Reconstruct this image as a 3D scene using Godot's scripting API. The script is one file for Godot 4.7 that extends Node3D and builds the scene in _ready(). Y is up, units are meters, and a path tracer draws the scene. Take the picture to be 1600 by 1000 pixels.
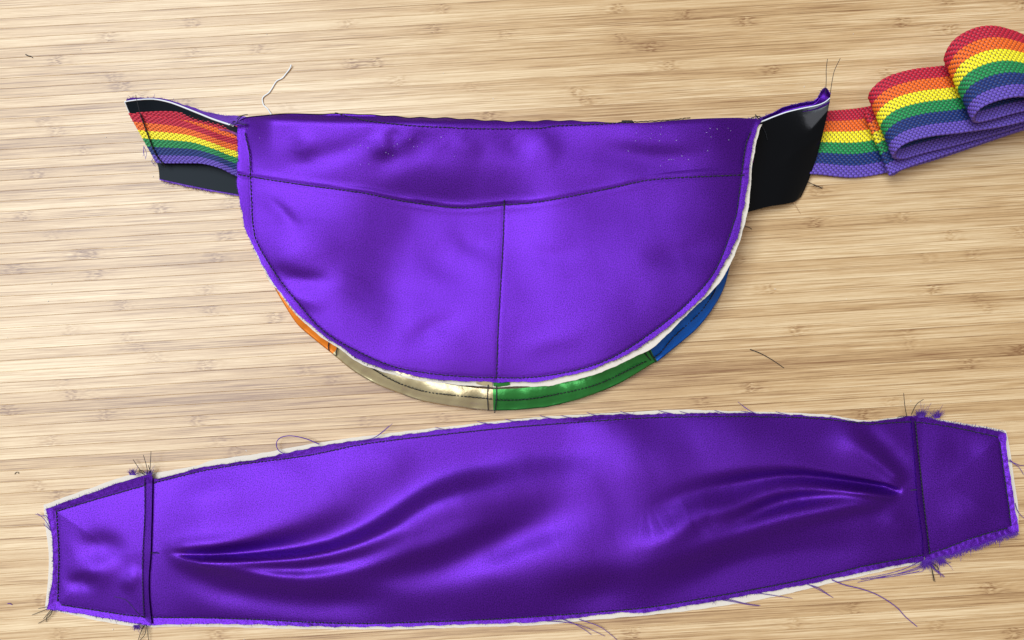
extends Node3D

const CAM_DIST := 0.46          # lens to table, metres
const PX := 0.000375            # one photo pixel on the table, metres
const TILT := 6.0
var cam_pos := Vector3()
var cam_basis := Basis()
var rng := RandomNumberGenerator.new()
var noise := FastNoiseLite.new()
var MAT := {}

# ------------------------------------------------------------------ mesh collector
class Shape:
	var v := PackedVector3Array()
	var n := PackedVector3Array()
	var u := PackedVector2Array()
	var i := PackedInt32Array()
	func vert(p: Vector3, nn: Vector3, uv := Vector2.ZERO) -> int:
		v.append(p); n.append(nn); u.append(uv)
		return v.size() - 1
	func quad(a: int, b: int, c: int, d: int) -> void:
		i.append(a); i.append(b); i.append(c); i.append(a); i.append(c); i.append(d)
	func flat(a: Vector3, b: Vector3, c: Vector3, d: Vector3, uva := Vector2.ZERO, uvb := Vector2.ZERO, uvc := Vector2.ZERO, uvd := Vector2.ZERO) -> void:
		var nn := (c - a).cross(b - a).normalized()
		quad(vert(a, nn, uva), vert(b, nn, uvb), vert(c, nn, uvc), vert(d, nn, uvd))
	func commit() -> ArrayMesh:
		var m := ArrayMesh.new()
		var arr := []
		arr.resize(Mesh.ARRAY_MAX)
		arr[Mesh.ARRAY_VERTEX] = v; arr[Mesh.ARRAY_NORMAL] = n; arr[Mesh.ARRAY_TEX_UV] = u; arr[Mesh.ARRAY_INDEX] = i
		m.add_surface_from_arrays(Mesh.PRIMITIVE_TRIANGLES, arr)
		return m

class Fold:                     # a ridge (amp > 0) or a valley along a line, in millimetres of height
	var p: PackedVector2Array
	var amp: float
	var wn: float
	var ws: float
	var box: Rect2
	var fade: float
	var fade_end: float
	var k0 := 1.0
	var k1 := 1.0

func obj(called: String, s: Shape, m: Material, parent: Node3D) -> MeshInstance3D:
	var o := MeshInstance3D.new()
	o.name = called
	o.mesh = s.commit()
	o.material_override = m
	parent.add_child(o, true)
	return o

func tag(o: Node3D, label: String, category := "", group := "", kind := "") -> Node3D:
	if label: o.set_meta("label", label)
	if category: o.set_meta("category", category)
	if group: o.set_meta("group", group)
	if kind: o.set_meta("kind", kind)
	return o

func thing(called: String, label: String, category: String, group := "") -> Node3D:
	var o := Node3D.new()
	o.name = called
	add_child(o, true)
	tag(o, label, category, group)
	return o

# ------------------------------------------------------------------ places
func P(px: float, py: float, h: float) -> Vector3:     # the point at height h (mm) that stands at this place of the plan
	var d := -cam_basis.z + cam_basis.x * ((px - 800.0) * PX / CAM_DIST) + cam_basis.y * ((500.0 - py) * PX / CAM_DIST)
	var t := (h * 0.001 - cam_pos.y) / d.y
	return cam_pos + d * t

func pts(a: Array) -> PackedVector2Array:
	var r := PackedVector2Array()
	for k in range(0, a.size(), 2):
		r.append(Vector2(a[k], a[k + 1]))
	return r

func smooth_line(p: PackedVector2Array, n: int) -> PackedVector2Array:    # n + 1 points, evenly spaced on a spline through p
	var dense := PackedVector2Array()
	for k in p.size() - 1:
		var a := p[maxi(k - 1, 0)]
		var d := p[mini(k + 2, p.size() - 1)]
		for j in 8:
			dense.append(p[k].cubic_interpolate(p[k + 1], a, d, j / 8.0))
	dense.append(p[p.size() - 1])
	return even(dense, n)

func even(dense: PackedVector2Array, n: int) -> PackedVector2Array:
	var len := PackedFloat32Array([0.0])
	for k in range(1, dense.size()):
		len.append(len[k - 1] + dense[k].distance_to(dense[k - 1]))
	var total := len[len.size() - 1]
	var r := PackedVector2Array()
	var at := 0
	for k in n + 1:
		var want := total * k / n
		while at < dense.size() - 2 and len[at + 1] < want:
			at += 1
		var f := (want - len[at]) / maxf(len[at + 1] - len[at], 1e-6)
		r.append(dense[at].lerp(dense[at + 1], clampf(f, 0, 1)))
	return r

func line_length(p: PackedVector2Array) -> float:
	var t := 0.0
	for k in range(1, p.size()):
		t += p[k].distance_to(p[k - 1])
	return t

func ragged(p: PackedVector2Array, amp: float, scale := 1.0) -> PackedVector2Array:   # a cut edge that wanders a little
	var r := PackedVector2Array()
	for k in p.size():
		var t := (p[mini(k + 1, p.size() - 1)] - p[maxi(k - 1, 0)]).normalized()
		var w := noise.get_noise_2d(p[k].x * 3.0 * scale, p[k].y * 3.0 * scale) + 0.6 * noise.get_noise_2d(p[k].x * 11.0 * scale, p[k].y * 11.0 * scale + 77.0)
		r.append(p[k] + Vector2(-t.y, t.x) * w * amp)
	return r

func near_line(p: PackedVector2Array, q: Vector2) -> Vector3:     # (distance, side, share of the way along)
	var best := 1e12
	var side := 1.0
	var at := 0.0
	var n := p.size() - 1
	for k in n:
		var a := p[k]
		var e := p[k + 1] - a
		var w := q - a
		var f := clampf(w.dot(e) / maxf(e.length_squared(), 1e-9), 0.0, 1.0)
		var d := w.distance_squared_to(e * f)
		if d < best:
			best = d
			side = signf(e.cross(w))
			at = (k + f) / n
	return Vector3(sqrt(best), side, at)

func fold(list: Array, line: Array, amp: float, wn: float, ws: float, fade := 0.45, fade_end := -1.0, k0 := 1.0, k1 := 1.0) -> void:
	var f := Fold.new()
	var raw := pts(line)
	f.p = smooth_line(raw, maxi(3, raw.size() * 2 - 2))
	f.amp = amp; f.wn = wn * 1.12; f.ws = ws * 1.12; f.fade = fade; f.fade_end = fade if fade_end < 0.0 else fade_end; f.k0 = k0; f.k1 = k1
	f.box = Rect2(f.p[0], Vector2.ZERO)
	for q in f.p:
		f.box = f.box.expand(q)
	f.box = f.box.grow(maxf(wn, ws) * 2.75 * maxf(k0, k1))
	list.append(f)

func folds_at(list: Array, q: Vector2) -> float:
	var h := 0.0
	for f: Fold in list:
		if f.box.has_point(q):
			var g := near_line(f.p, q)
			var w := f.wn if g.y < 0.0 else f.ws
			w *= lerpf(f.k0, f.k1, smoothstep(0.0, 0.8, g.z))
			var x := g.x / w
			if x < 2.4:
				var ends := 1.0
				if f.fade > 0.0:
					ends = smoothstep(0.0, f.fade, g.z) * smoothstep(0.0, maxf(f.fade_end, 0.01), 1.0 - g.z)
				h += f.amp * ends * exp(-x * x)
	return h

# ------------------------------------------------------------------ builders
func coons(top: PackedVector2Array, bottom: PackedVector2Array, left: PackedVector2Array, right: PackedVector2Array) -> PackedVector2Array:
	var nu := top.size() - 1
	var nv := left.size() - 1
	var g := PackedVector2Array()
	for j in nv + 1:
		var b := j / float(nv)
		for i in nu + 1:
			var a := i / float(nu)
			var q := top[i] * (1 - b) + bottom[i] * b + left[j] * (1 - a) + right[j] * a
			q -= top[0] * (1 - a) * (1 - b) + top[nu] * a * (1 - b) + bottom[0] * (1 - a) * b + bottom[nu] * a * b
			g.append(q)
	return g

func sheet(g: PackedVector2Array, nu: int, nv: int, hf: Callable, thick: float) -> Shape:    # a sheet of cloth with a thickness, in mm
	var s := Shape.new()
	var w := nu + 1
	var top := PackedVector3Array()
	for j in nv + 1:
		for i in w:
			var q := g[j * w + i]
			top.append(P(q.x, q.y, hf.call(q, i / float(nu), j / float(nv))))
	var nor := PackedVector3Array()
	for j in nv + 1:
		for i in w:
			var dx := top[j * w + mini(i + 1, nu)] - top[j * w + maxi(i - 1, 0)]
			var dz := top[mini(j + 1, nv) * w + i] - top[maxi(j - 1, 0) * w + i]
			var nn := dz.cross(dx).normalized()
			nor.append(nn)
			s.vert(top[j * w + i], nn, Vector2(top[j * w + i].x, top[j * w + i].z) * 25.0)
	for j in nv:
		for i in nu:
			s.quad(j * w + i, j * w + i + 1, (j + 1) * w + i + 1, (j + 1) * w + i)
	var under := PackedVector3Array()
	for k in top.size():
		under.append(top[k] - nor[k] * thick * 0.001)
	var base := s.v.size()
	for k in top.size():
		s.vert(under[k], -nor[k], s.u[k])
	for j in nv:
		for i in nu:
			s.quad(base + j * w + i, base + (j + 1) * w + i, base + (j + 1) * w + i + 1, base + j * w + i + 1)
	for i in nu:
		s.flat(top[i + 1], top[i], under[i], under[i + 1], s.u[i + 1], s.u[i], s.u[i], s.u[i + 1])
		var k := nv * w + i
		s.flat(top[k], top[k + 1], under[k + 1], under[k], s.u[k], s.u[k + 1], s.u[k + 1], s.u[k])
	for j in nv:
		var k := j * w
		s.flat(top[k], top[k + w], under[k + w], under[k], s.u[k], s.u[k + w], s.u[k + w], s.u[k])
		k = j * w + nu
		s.flat(top[k + w], top[k], under[k], under[k + w], s.u[k + w], s.u[k], s.u[k], s.u[k + w])
	return s

func tube(s: Shape, p: PackedVector3Array, r0: float, r1: float, sides := 5) -> void:     # radii in mm
	var n := p.size()
	var base := s.v.size()
	var side := Vector3.ZERO
	for k in n:
		var t := (p[mini(k + 1, n - 1)] - p[maxi(k - 1, 0)]).normalized()
		if k == 0:
			side = t.cross(Vector3.UP)
			if side.length() < 0.05: side = t.cross(Vector3.RIGHT)
		side = (side - t * side.dot(t)).normalized()
		var up := side.cross(t)
		var r := lerpf(r0, r1, k / float(n - 1)) * 0.001
		for a in sides:
			var c := side * cos(TAU * a / sides) + up * sin(TAU * a / sides)
			s.vert(p[k] + c * r, c, Vector2(a / float(sides), k))
	for k in n - 1:
		for a in sides:
			var b := (a + 1) % sides
			s.quad(base + k * sides + a, base + k * sides + b, base + (k + 1) * sides + b, base + (k + 1) * sides + a)
	for a in range(1, sides - 1):
		s.i.append_array([base, base + a + 1, base + a])
		var e := base + (n - 1) * sides
		s.i.append_array([e, e + a, e + a + 1])

func thread_points(a: Array, per := 5) -> PackedVector3Array:    # x, y, height triples
	var raw := PackedVector3Array()
	for k in range(0, a.size(), 3):
		raw.append(P(a[k], a[k + 1], a[k + 2]))
	var r := PackedVector3Array()
	for k in raw.size() - 1:
		for j in per:
			r.append(raw[k].cubic_interpolate(raw[k + 1], raw[maxi(k - 1, 0)], raw[mini(k + 2, raw.size() - 1)], j / float(per)))
	r.append(raw[raw.size() - 1])
	return r

func thread(s: Shape, a: Array, r0 := 0.25, r1 := 0.18, per := 5) -> void:
	tube(s, thread_points(a, per), r0, r1)

func tail(called: String, a: Array, r0: float, r1: float, m: Material, parent: Node3D) -> void:    # one loose thread, a part of its own
	var s := Shape.new()
	thread(s, a, r0, r1)
	obj(called, s, m, parent)

func stitches(called: String, line: PackedVector2Array, hf: Callable, parent: Node3D, step := 6.0, r := 0.36, lift := 0.22, m: Material = null) -> MeshInstance3D:
	var s := Shape.new()
	var n := maxi(2, int(round(line_length(line) / (step * 1.05))))
	var e := even(line, n * 4)
	for k in n:
		var p := PackedVector3Array()
		var jit := Vector2(rng.randf_range(-0.35, 0.35), rng.randf_range(-0.35, 0.35))
		for j in 5:
			var f := [0.08, 0.28, 0.5, 0.72, 0.92][j] as float
			var q := e[k * 4].lerp(e[k * 4 + 4], f) if j != 2 else e[k * 4 + 2]
			var lf := [-0.6, 0.9, 1.2, 0.9, -0.6][j] as float
			p.append(P(q.x + jit.x * (1 if j < 2 else -1), q.y + jit.y * (1 if j < 2 else -1), hf.call(q, 0.5, 0.5) + lift * lf + r * 0.5 * lf))
		tube(s, p, r, r, 5)
	return tag(obj(called, s, m if m else MAT.black_thread, parent), "", "", "", "stuff")

func fray(called: String, line: PackedVector2Array, hf: Callable, parent: Node3D, m: Material, count: int, lo: float, hi: float, out_sign: float, seed_at: int) -> MeshInstance3D:
	rng.seed = seed_at
	var s := Shape.new()
	var n := line.size() - 1
	for k in count:
		var x := rng.randf() * (n - 1)
		var c := int(x)
		var q := line[c].lerp(line[c + 1], x - c)
		var t := (line[c + 1] - line[c]).normalized()
		var o := Vector2(-t.y, t.x) * out_sign
		var way := (o + t * rng.randf_range(-1.2, 1.2)).normalized()
		var l := rng.randf_range(lo, hi) * (2.2 if rng.randf() < 0.06 else 1.0)
		var h0: float = hf.call(q, 0.5, 0.5)
		var bend := Vector2(-way.y, way.x) * rng.randf_range(-0.35, 0.35) * l
		var a := q - way * 1.5
		var b := q + way * l * 0.55 + bend * 0.4
		var e := q + way * l + bend
		tube(s, PackedVector3Array([P(a.x, a.y, h0 + 0.05), P(b.x, b.y, h0 + rng.randf_range(-0.2, 0.6)), P(e.x, e.y, maxf(0.2, h0 + rng.randf_range(-0.9, 1.2)))]), 0.13, 0.07, 3)
	return tag(obj(called, s, m, parent), "", "", "", "stuff")

# A woven webbing: cross-sections are [top x, top y, bottom x, bottom y, height]; every yarn float is a raised lozenge.
const STRIPES := ["red_stripe", "orange_stripe", "yellow_stripe", "green_stripe", "blue_stripe", "lavender_stripe"]
func webbing(sections: Array, holder: Node3D, rows := 30, yarn := 0.0027, thick := 0.0016) -> void:
	var A := PackedVector3Array()
	var B := PackedVector3Array()
	for c in sections:
		A.append(P(c[0], c[1], c[4])); B.append(P(c[2], c[3], c[5] if c.size() > 5 else c[4]))
	var da := PackedVector3Array()
	var db := PackedVector3Array()
	for k in A.size() - 1:
		for j in 12:
			var a0 := maxi(k - 1, 0)
			var a3 := mini(k + 2, A.size() - 1)
			da.append(A[k].cubic_interpolate(A[k + 1], A[a0], A[a3], j / 12.0))
			db.append(B[k].cubic_interpolate(B[k + 1], B[a0], B[a3], j / 12.0))
	da.append(A[A.size() - 1]); db.append(B[B.size() - 1])
	var len := PackedFloat32Array([0.0])
	for k in range(1, da.size()):
		len.append(len[k - 1] + ((da[k] + db[k]) * 0.5).distance_to((da[k - 1] + db[k - 1]) * 0.5))
	var total := len[len.size() - 1]
	var n := int(total / (yarn * 0.25))
	# frames at every quarter yarn
	var fa := PackedVector3Array(); var fb := PackedVector3Array()
	var at := 0
	for k in n + 1:
		var want := total * k / n
		while at < da.size() - 2 and len[at + 1] < want: at += 1
		var f := clampf((want - len[at]) / maxf(len[at + 1] - len[at], 1e-9), 0, 1)
		fa.append(da[at].lerp(da[at + 1], f)); fb.append(db[at].lerp(db[at + 1], f))
	var fn := PackedVector3Array(); var ft := PackedVector3Array()
	for k in n + 1:
		var t := (fa[mini(k + 1, n)] + fb[mini(k + 1, n)] - fa[maxi(k - 1, 0)] - fb[maxi(k - 1, 0)]).normalized()
		ft.append(t)
		fn.append((fb[k] - fa[k]).cross(t).normalized())
	# the core that shows dark between the yarns
	var core := Shape.new()
	for side in [1.0, -1.0]:
		var base := core.v.size()
		for k in n + 1:
			for e in 2:
				var inset := (fb[k] - fa[k]) * 0.01
				core.vert((fa[k] + inset if e == 0 else fb[k] - inset) + fn[k] * side * thick * 0.5, fn[k] * side)
		for k in n:
			if side > 0: core.quad(base + k * 2, base + k * 2 + 2, base + k * 2 + 3, base + k * 2 + 1)
			else: core.quad(base + k * 2, base + k * 2 + 1, base + k * 2 + 3, base + k * 2 + 2)
	for e in 2:
		for k in n:
			var inset := (fb[k] - fa[k]) * 0.01
			var c0 := fa[k] + inset if e == 0 else fb[k] - inset
			var c1 := fa[k + 1] + inset if e == 0 else fb[k + 1] - inset
			var o := fn[k] * thick * 0.5
			if e == 0: core.flat(c1 + o, c0 + o, c0 - o, c1 - o)
			else: core.flat(c0 + o, c1 + o, c1 - o, c0 - o)
	obj("webbing_core", core, MAT.webbing_core, holder)
	var per := rows / 6
	var tall := thick * 0.36
	for stripe in 6:
		var s := Shape.new()
		for r in range(stripe * per, (stripe + 1) * per):
			var off := 2 * (r % 2)
			var k := off - 2
			while k < n - 1:
				var lumpy := rng.randf_range(0.85, 1.12)
				for side in [1.0, -1.0]:
					var base := s.v.size()
					for i in 5:
						var kk := clampi(k + i, 0, n)
						var x := (i - 2) / 2.0
						for j in 4:
							var y := (j - 1.5) / 1.5
							var v := (r + 0.5 + y * 0.6 * (1.0 - 0.3 * absf(x * x))) / rows
							var d := (1.0 - x * x) * (1.0 - y * y * 0.85) * lumpy
							var p: Vector3 = fa[kk].lerp(fb[kk], v) + fn[kk] * side * (thick * 0.5 - 0.0001 + tall * d)
							var across := (fb[kk] - fa[kk]).normalized()
							var nn: Vector3 = (fn[kk] * side + ft[kk] * x * 0.75 + across * y * 0.95).normalized()
							s.vert(p, nn)
					for i in 4:
						for j in 3:
							var a := base + i * 4 + j
							if side > 0: s.quad(a, a + 4, a + 5, a + 1)
							else: s.quad(a, a + 1, a + 5, a + 4)
				if r == 0 or r == rows - 1:        # the selvedge
					var base := s.v.size()
					var o := -1.0 if r == 0 else 1.0
					for i in 5:
						var kk := clampi(k + i, 0, n)
						var x := (i - 2) / 2.0
						var across := (fb[kk] - fa[kk]).normalized() * o
						var edge := fa[kk] if r == 0 else fb[kk]
						for j in 4:
							var y := (j - 1.5) / 1.5
							s.vert(edge + fn[kk] * y * thick * 0.62 + across * (tall * (1 - x * x * 0.6) * (1 - y * y * 0.8) - 0.0003), (across + ft[kk] * x * 0.6 + fn[kk] * y).normalized())
					for i in 4:
						for j in 3:
							var a := base + i * 4 + j
							if o > 0: s.quad(a, a + 1, a + 5, a + 4)
							else: s.quad(a, a + 4, a + 5, a + 1)
				k += 4
		obj(STRIPES[stripe], s, MAT[STRIPES[stripe]], holder)

# ------------------------------------------------------------------ materials
func lin(r: float, g: float, b: float) -> Color:
	return Color(r, g, b).linear_to_srgb()

func mat(called: String, c: Color, rough: float, metal := 0.0) -> StandardMaterial3D:
	var m := StandardMaterial3D.new()
	m.albedo_color = c; m.roughness = rough; m.metallic = metal
	m.resource_name = called
	MAT[called] = m
	return m

func grain(freq: float, size: int, seed_at: int, octaves := 2) -> NoiseTexture2D:
	var f := FastNoiseLite.new()
	f.noise_type = FastNoiseLite.TYPE_SIMPLEX
	f.frequency = freq; f.seed = seed_at
	f.fractal_octaves = octaves
	var t := NoiseTexture2D.new()
	t.width = size; t.height = size; t.seamless = true; t.noise = f
	return t

func relief(m: StandardMaterial3D, t: Texture2D, cm: float, scale := 1.0) -> void:
	m.heightmap_enabled = true; m.heightmap_texture = t; m.heightmap_scale = cm
	m.uv1_scale = Vector3(scale, scale, scale)

func make_materials() -> void:
	var weave := grain(0.14, 512, 3, 2)
	var weave_tone := grain(0.088, 512, 31, 2)
	var gr := Gradient.new()
	gr.offsets = PackedFloat32Array([0.2, 0.5, 0.8])
	gr.colors = PackedColorArray([Color(0.62, 0.58, 0.66), Color(0.89, 0.88, 0.91), Color(1, 1, 1)])
	weave_tone.color_ramp = gr
	var leather := grain(0.02, 512, 9, 4)
	var m := mat("satin", lin(0.114, 0.0090, 0.345), 0.47, 0.76)
	relief(m, weave, 0.003)
	m.albedo_texture = weave_tone
	m = mat("satin_reverse", lin(0.10, 0.010, 0.30), 0.5, 0.25)
	relief(m, weave, 0.008)
	m = mat("purple_fibre", lin(0.085, 0.010, 0.27), 0.65)
	m = mat("cream", lin(0.70, 0.60, 0.49), 0.8)
	relief(m, weave, 0.012)
	m = mat("white_edge", lin(0.8, 0.8, 0.8), 0.6)
	m = mat("black_vinyl", lin(0.0015, 0.002, 0.003), 0.12)
	m.metallic_specular = 0.32
	relief(m, leather, 0.001)
	m = mat("black_matte", lin(0.006, 0.009, 0.012), 0.5)
	m.metallic_specular = 0.22
	m = mat("black_thread", lin(0.008, 0.008, 0.011), 0.6)
	m = mat("white_thread", lin(0.8, 0.8, 0.78), 0.7)
	m = mat("tan_fibre", lin(0.5, 0.3, 0.15), 0.7)
	m = mat("orange_leather", lin(0.78, 0.20, 0.012), 0.4, 0.3)
	relief(m, leather, 0.006)
	m = mat("gold_leather", lin(0.62, 0.50, 0.28), 0.34, 0.7)
	relief(m, leather, 0.006)
	m = mat("green_leather", lin(0.04, 0.26, 0.05), 0.32, 0.6)
	relief(m, leather, 0.008)
	m = mat("blue_leather", lin(0.0, 0.09, 0.42), 0.45, 0.3)
	relief(m, leather, 0.015)
	m = mat("pink_leather", lin(0.5, 0.15, 0.5), 0.3, 0.7)
	mat("webbing_core", lin(0.03, 0.018, 0.035), 0.9)
	var cols := [lin(0.52, 0.008, 0.03), lin(0.85, 0.14, 0.006), lin(0.90, 0.74, 0.012), lin(0.008, 0.24, 0.06), lin(0.003, 0.024, 0.15), lin(0.12, 0.062, 0.39)]
	for k in 6:
		m = mat(STRIPES[k], cols[k], 0.55)

# ------------------------------------------------------------------ the bamboo table
const STRIP_W := 0.00635
const TEX_LEN := 0.66
var table_turn := deg_to_rad(3.4)

func table_uv(w: Vector3) -> Vector2:     # (along the grain, across) in metres
	var c := cos(table_turn)
	var s := sin(table_turn)
	return Vector2(w.x * c - w.z * s, w.x * s + w.z * c)

func bamboo_texture() -> ImageTexture:
	var W := 2048
	var R := 64
	var RH := 32
	var H := R * RH
	var f := FastNoiseLite.new()
	f.noise_type = FastNoiseLite.TYPE_SIMPLEX
	f.fractal_octaves = 3
	f.seed = 21; f.frequency = 0.16
	var n1 := f.get_image(40, H)            # long streaks
	n1.resize(W, H, Image.INTERPOLATE_CUBIC)
	f.seed = 22; f.frequency = 0.30; f.fractal_octaves = 2
	var n2 := f.get_image(80, H)           # shorter fibres
	n2.resize(W, H, Image.INTERPOLATE_CUBIC)
	f.seed = 23; f.frequency = 0.02
	var n3 := f.get_image(64, R)            # slow change along a strip
	n3.resize(W, R, Image.INTERPOLATE_CUBIC)
	f.seed = 24; f.frequency = 0.2
	var n4 := f.get_image(512, H)
	n4.resize(W, H, Image.INTERPOLATE_BILINEAR)
	for im in [n1, n2, n3, n4]:
		im.convert(Image.FORMAT_L8)
	var a := n1.get_data()
	var b := n2.get_data()
	var c := n3.get_data()
	var e := n4.get_data()
	var ramp_r := PackedByteArray(); var ramp_g := PackedByteArray(); var ramp_b := PackedByteArray()
	for k in 256:
		var t := k / 255.0
		var col := Color(0.235, 0.108, 0.042).lerp(Color(0.535, 0.328, 0.152), clampf(t * 2.0, 0, 1)).lerp(Color(0.79, 0.575, 0.335), clampf(t * 2.0 - 1.0, 0, 1))
		col = col.linear_to_srgb()
		ramp_r.append(int(col.r * 255)); ramp_g.append(int(col.g * 255)); ramp_b.append(int(col.b * 255))
	# tone, one byte a pixel
	var tone := PackedByteArray()
	tone.resize(W * H)
	rng.seed = 5
	var dark_rows := {}
	for q in [[1400, 552, 0.20], [1500, 935, 0.22], [1180, 152, 0.14], [1000, 320, 0.08], [60, 650, 0.10], [300, 30, 0.08], [1500, 640, 0.1], [1350, 345, 0.09]]:
		dark_rows[row_of(P(q[0], q[1], 0))] = q[2]
	for r in R:
		var base := 0.60 + rng.randf_range(-0.15, 0.12) - (dark_rows.get(r, 0.0) as float)
		var tilt := rng.randf_range(-0.13, 0.13)
		var amp := rng.randf_range(0.35, 0.75)
		var edge := rng.randf_range(-0.10, 0.16)
		var seam := rng.randf_range(0.02, 0.22)
		for y in RH:
			var v := y / float(RH - 1)
			var off := base + tilt * (v - 0.5) * 2.0 - (edge if y < 3 else 0.0) - (seam if y < 2 else 0.0) + (0.07 if y > 28 else 0.0)
			var at := (r * RH + y) * W
			var cc := r * W
			for x in W:
				var ka := a[at + x] - 128
				var t := off + ka * 0.0022 * amp + (b[at + x] - 128) * 0.0022 * amp + (c[cc + x] - 128) * 0.0011 + (e[at + x] - 128) * 0.0003
				if ka < -38: t += (ka + 38) * 0.0035
				if ka > 42: t += (ka - 42) * 0.002
				tone[at + x] = int(clampf(t, 0.02, 0.99) * 255.0)
	# nodes: the knuckles of the cane
	var nodes := [120, 18, 167, 63, 300, 40, 300, 75, 86, 102, 175, 115, 190, 131, 215, 145, 292, 157, 400, 84, 447, 165, 540, 42, 547, 92, 588, 105, 620, 120, 690, 14, 677, 50, 736, 132, 790, 59,
		967, 15, 1067, 27, 1164, 38, 972, 65, 1018, 80, 1045, 95, 900, 137, 917, 152, 1206, 104, 1480, 5, 1592, 13, 1412, 40, 1485, 53, 1382, 108, 764, 178,
		55, 277, 37, 329, 80, 361, 122, 394, 142, 405, 146, 429, 351, 361, 357, 325, 337, 403, 325, 451, 194, 479, 329, 486, 429, 497, 111, 516, 200, 529, 218, 547, 242, 560, 319, 573, 477, 581, 94, 605, 111, 621, 521, 595,
		68, 190, 87, 207, 133, 242, 250, 320, 20, 420]
	nodes.append_array([1276, 299, 1272, 343, 1409, 346, 1486, 360, 1595, 369, 1450, 396, 1521, 407, 1152, 402, 1201, 443, 1456, 447, 1528, 462, 1534, 476, 1241, 512, 1416, 519, 1420, 535, 1597, 538, 1511, 563, 1173, 603, 1095, 624, 1390, 624, 1346, 641,
		14, 648, 163, 655, 308, 663, 82, 695, 341, 695, 367, 707, 58, 751, 65, 934, 93, 983, 337, 986, 92, 782, 987, 991, 1543, 917, 1464, 970, 1582, 996, 573, 658, 690, 655, 1240, 975, 1330, 950])
	for k in range(0, nodes.size(), 2):
		var w := P(nodes[k], nodes[k + 1], 0)
		var uv := table_uv(w)
		var x0 := int(round((uv.x / TEX_LEN + 0.5) * W))
		var r := row_of(w)
		var strong := rng.randf_range(0.45, 1.15)
		var spread := rng.randf_range(24.0, 44.0)
		var lean := rng.randf_range(-0.5, 0.5)
		var shift := rng.randf_range(-16.0, 16.0)
		var one := rng.randf_range(0.0, 1.0)
		var wide := rng.randf_range(0.7, 1.5)
		for y in range(1, RH - 1):
			var v := (y - RH * 0.5) / (RH * 0.5)
			var mid := lean * v * 6.0 + 3.0 * noise.get_noise_2d(y * 9.0, k * 31.0) + (5.0 * noise.get_noise_2d(y * 30.0, k * 17.0))
			var at := (r * RH + y) * W
			for dx in range(-110, 111):
				var x := posmod(x0 + dx, W)
				var d := dx - mid
				var fibre := (b[at + x] - 128) / 90.0
				var fine := noise.get_noise_2d(dx * 4.0 + k * 200.0, y * 26.0)
				var arc := noise.get_noise_2d((dx + v * v * 18.0 * signf(dx)) * 7.0 + k * 91.0, y * 14.0)
				var dark := exp(-pow((d - shift) / spread, 2.0)) * (0.09 + 0.26 * fibre + 0.16 * fine)
				dark += exp(-pow(d / 15.0, 2.0)) * (0.05 + 0.30 * maxf(arc, -0.1)) 
				dark -= 0.20 * (0.6 + fine) * exp(-pow(d / 2.6, 2.0)) * (1.0 - v * v * 0.6)
				dark += 0.30 * one * exp(-pow((d - 6.0 * wide) / 2.8, 2.0)) * (0.7 + 1.3 * fine) + 0.30 * (1.0 - one) * exp(-pow((d + 6.5 * wide) / 2.8, 2.0)) * (0.7 - 1.3 * fine)
				tone[at + x] = clampi(int(tone[at + x] - dark * strong * 255.0), 4, 253)
	var out := PackedByteArray()
	out.resize(W * H * 3)
	var o := 0
	for k in W * H:
		var t := tone[k]
		out[o] = ramp_r[t]; out[o + 1] = ramp_g[t]; out[o + 2] = ramp_b[t]
		o += 3
	return ImageTexture.create_from_image(Image.create_from_data(W, H, false, Image.FORMAT_RGB8, out))

func row_of(w: Vector3) -> int:
	return posmod(int(floor(table_uv(w).y / STRIP_W)) + 32, 64)

func build_table() -> void:
	var t := thing("table", "pale bamboo table top of narrow strips with brown nodes, under the sewing", "table")
	var m := StandardMaterial3D.new()
	m.resource_name = "bamboo"
	m.albedo_texture = bamboo_texture()
	m.roughness = 0.36
	m.heightmap_enabled = true; m.heightmap_texture = m.albedo_texture; m.heightmap_scale = 0.004
	t.rotation.y = table_turn
	rng.seed = 11
	var half := 0.72
	for r in range(-52, 52):
		var s := Shape.new()
		var row := posmod(r + 32, 64)
		var shift := 0.0 if r >= -32 and r < 32 else 0.37
		var v0 := (row + 0.02) / 64.0
		var v1 := (row + 0.98) / 64.0
		var u0 := -half / TEX_LEN + 0.5 + shift
		var u1 := half / TEX_LEN + 0.5 + shift
		var y := rng.randf_range(-0.00004, 0.0)
		var c := 0.00016
		var prof := [Vector3(0.00002, -0.018, 0), Vector3(0.00002, y - c * 0.7, 0.0), Vector3(c, y, 0.03), Vector3(STRIP_W - c, y, 0.97), Vector3(STRIP_W - 0.00002, y - c * 0.7, 1.0), Vector3(STRIP_W - 0.00002, -0.018, 1.0)]
		for k in prof.size() - 1:
			var a: Vector3 = prof[k]
			var b: Vector3 = prof[k + 1]
			var za := r * STRIP_W + a.x
			var zb := r * STRIP_W + b.x
			s.flat(Vector3(-half, a.y, za), Vector3(half, a.y, za), Vector3(half, b.y, zb), Vector3(-half, b.y, zb), Vector2(u0, lerpf(v0, v1, a.z)), Vector2(u1, lerpf(v0, v1, a.z)), Vector2(u1, lerpf(v0, v1, b.z)), Vector2(u0, lerpf(v0, v1, b.z)))
		for e in [-1.0, 1.0]:
			var z0 := r * STRIP_W + 0.00002
			var z1 := (r + 1) * STRIP_W - 0.00002
			var p0 := Vector3(half * e, y - c * 0.7, z0)
			var p1 := Vector3(half * e, y - c * 0.7, z1)
			if e > 0: s.flat(p1, p0, p0 * Vector3(1, 0, 1) + Vector3(0, -0.018, 0), p1 * Vector3(1, 0, 1) + Vector3(0, -0.018, 0))
			else: s.flat(p0, p1, p1 * Vector3(1, 0, 1) + Vector3(0, -0.018, 0), p0 * Vector3(1, 0, 1) + Vector3(0, -0.018, 0))
		obj("bamboo_strip", s, m, t)

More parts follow.
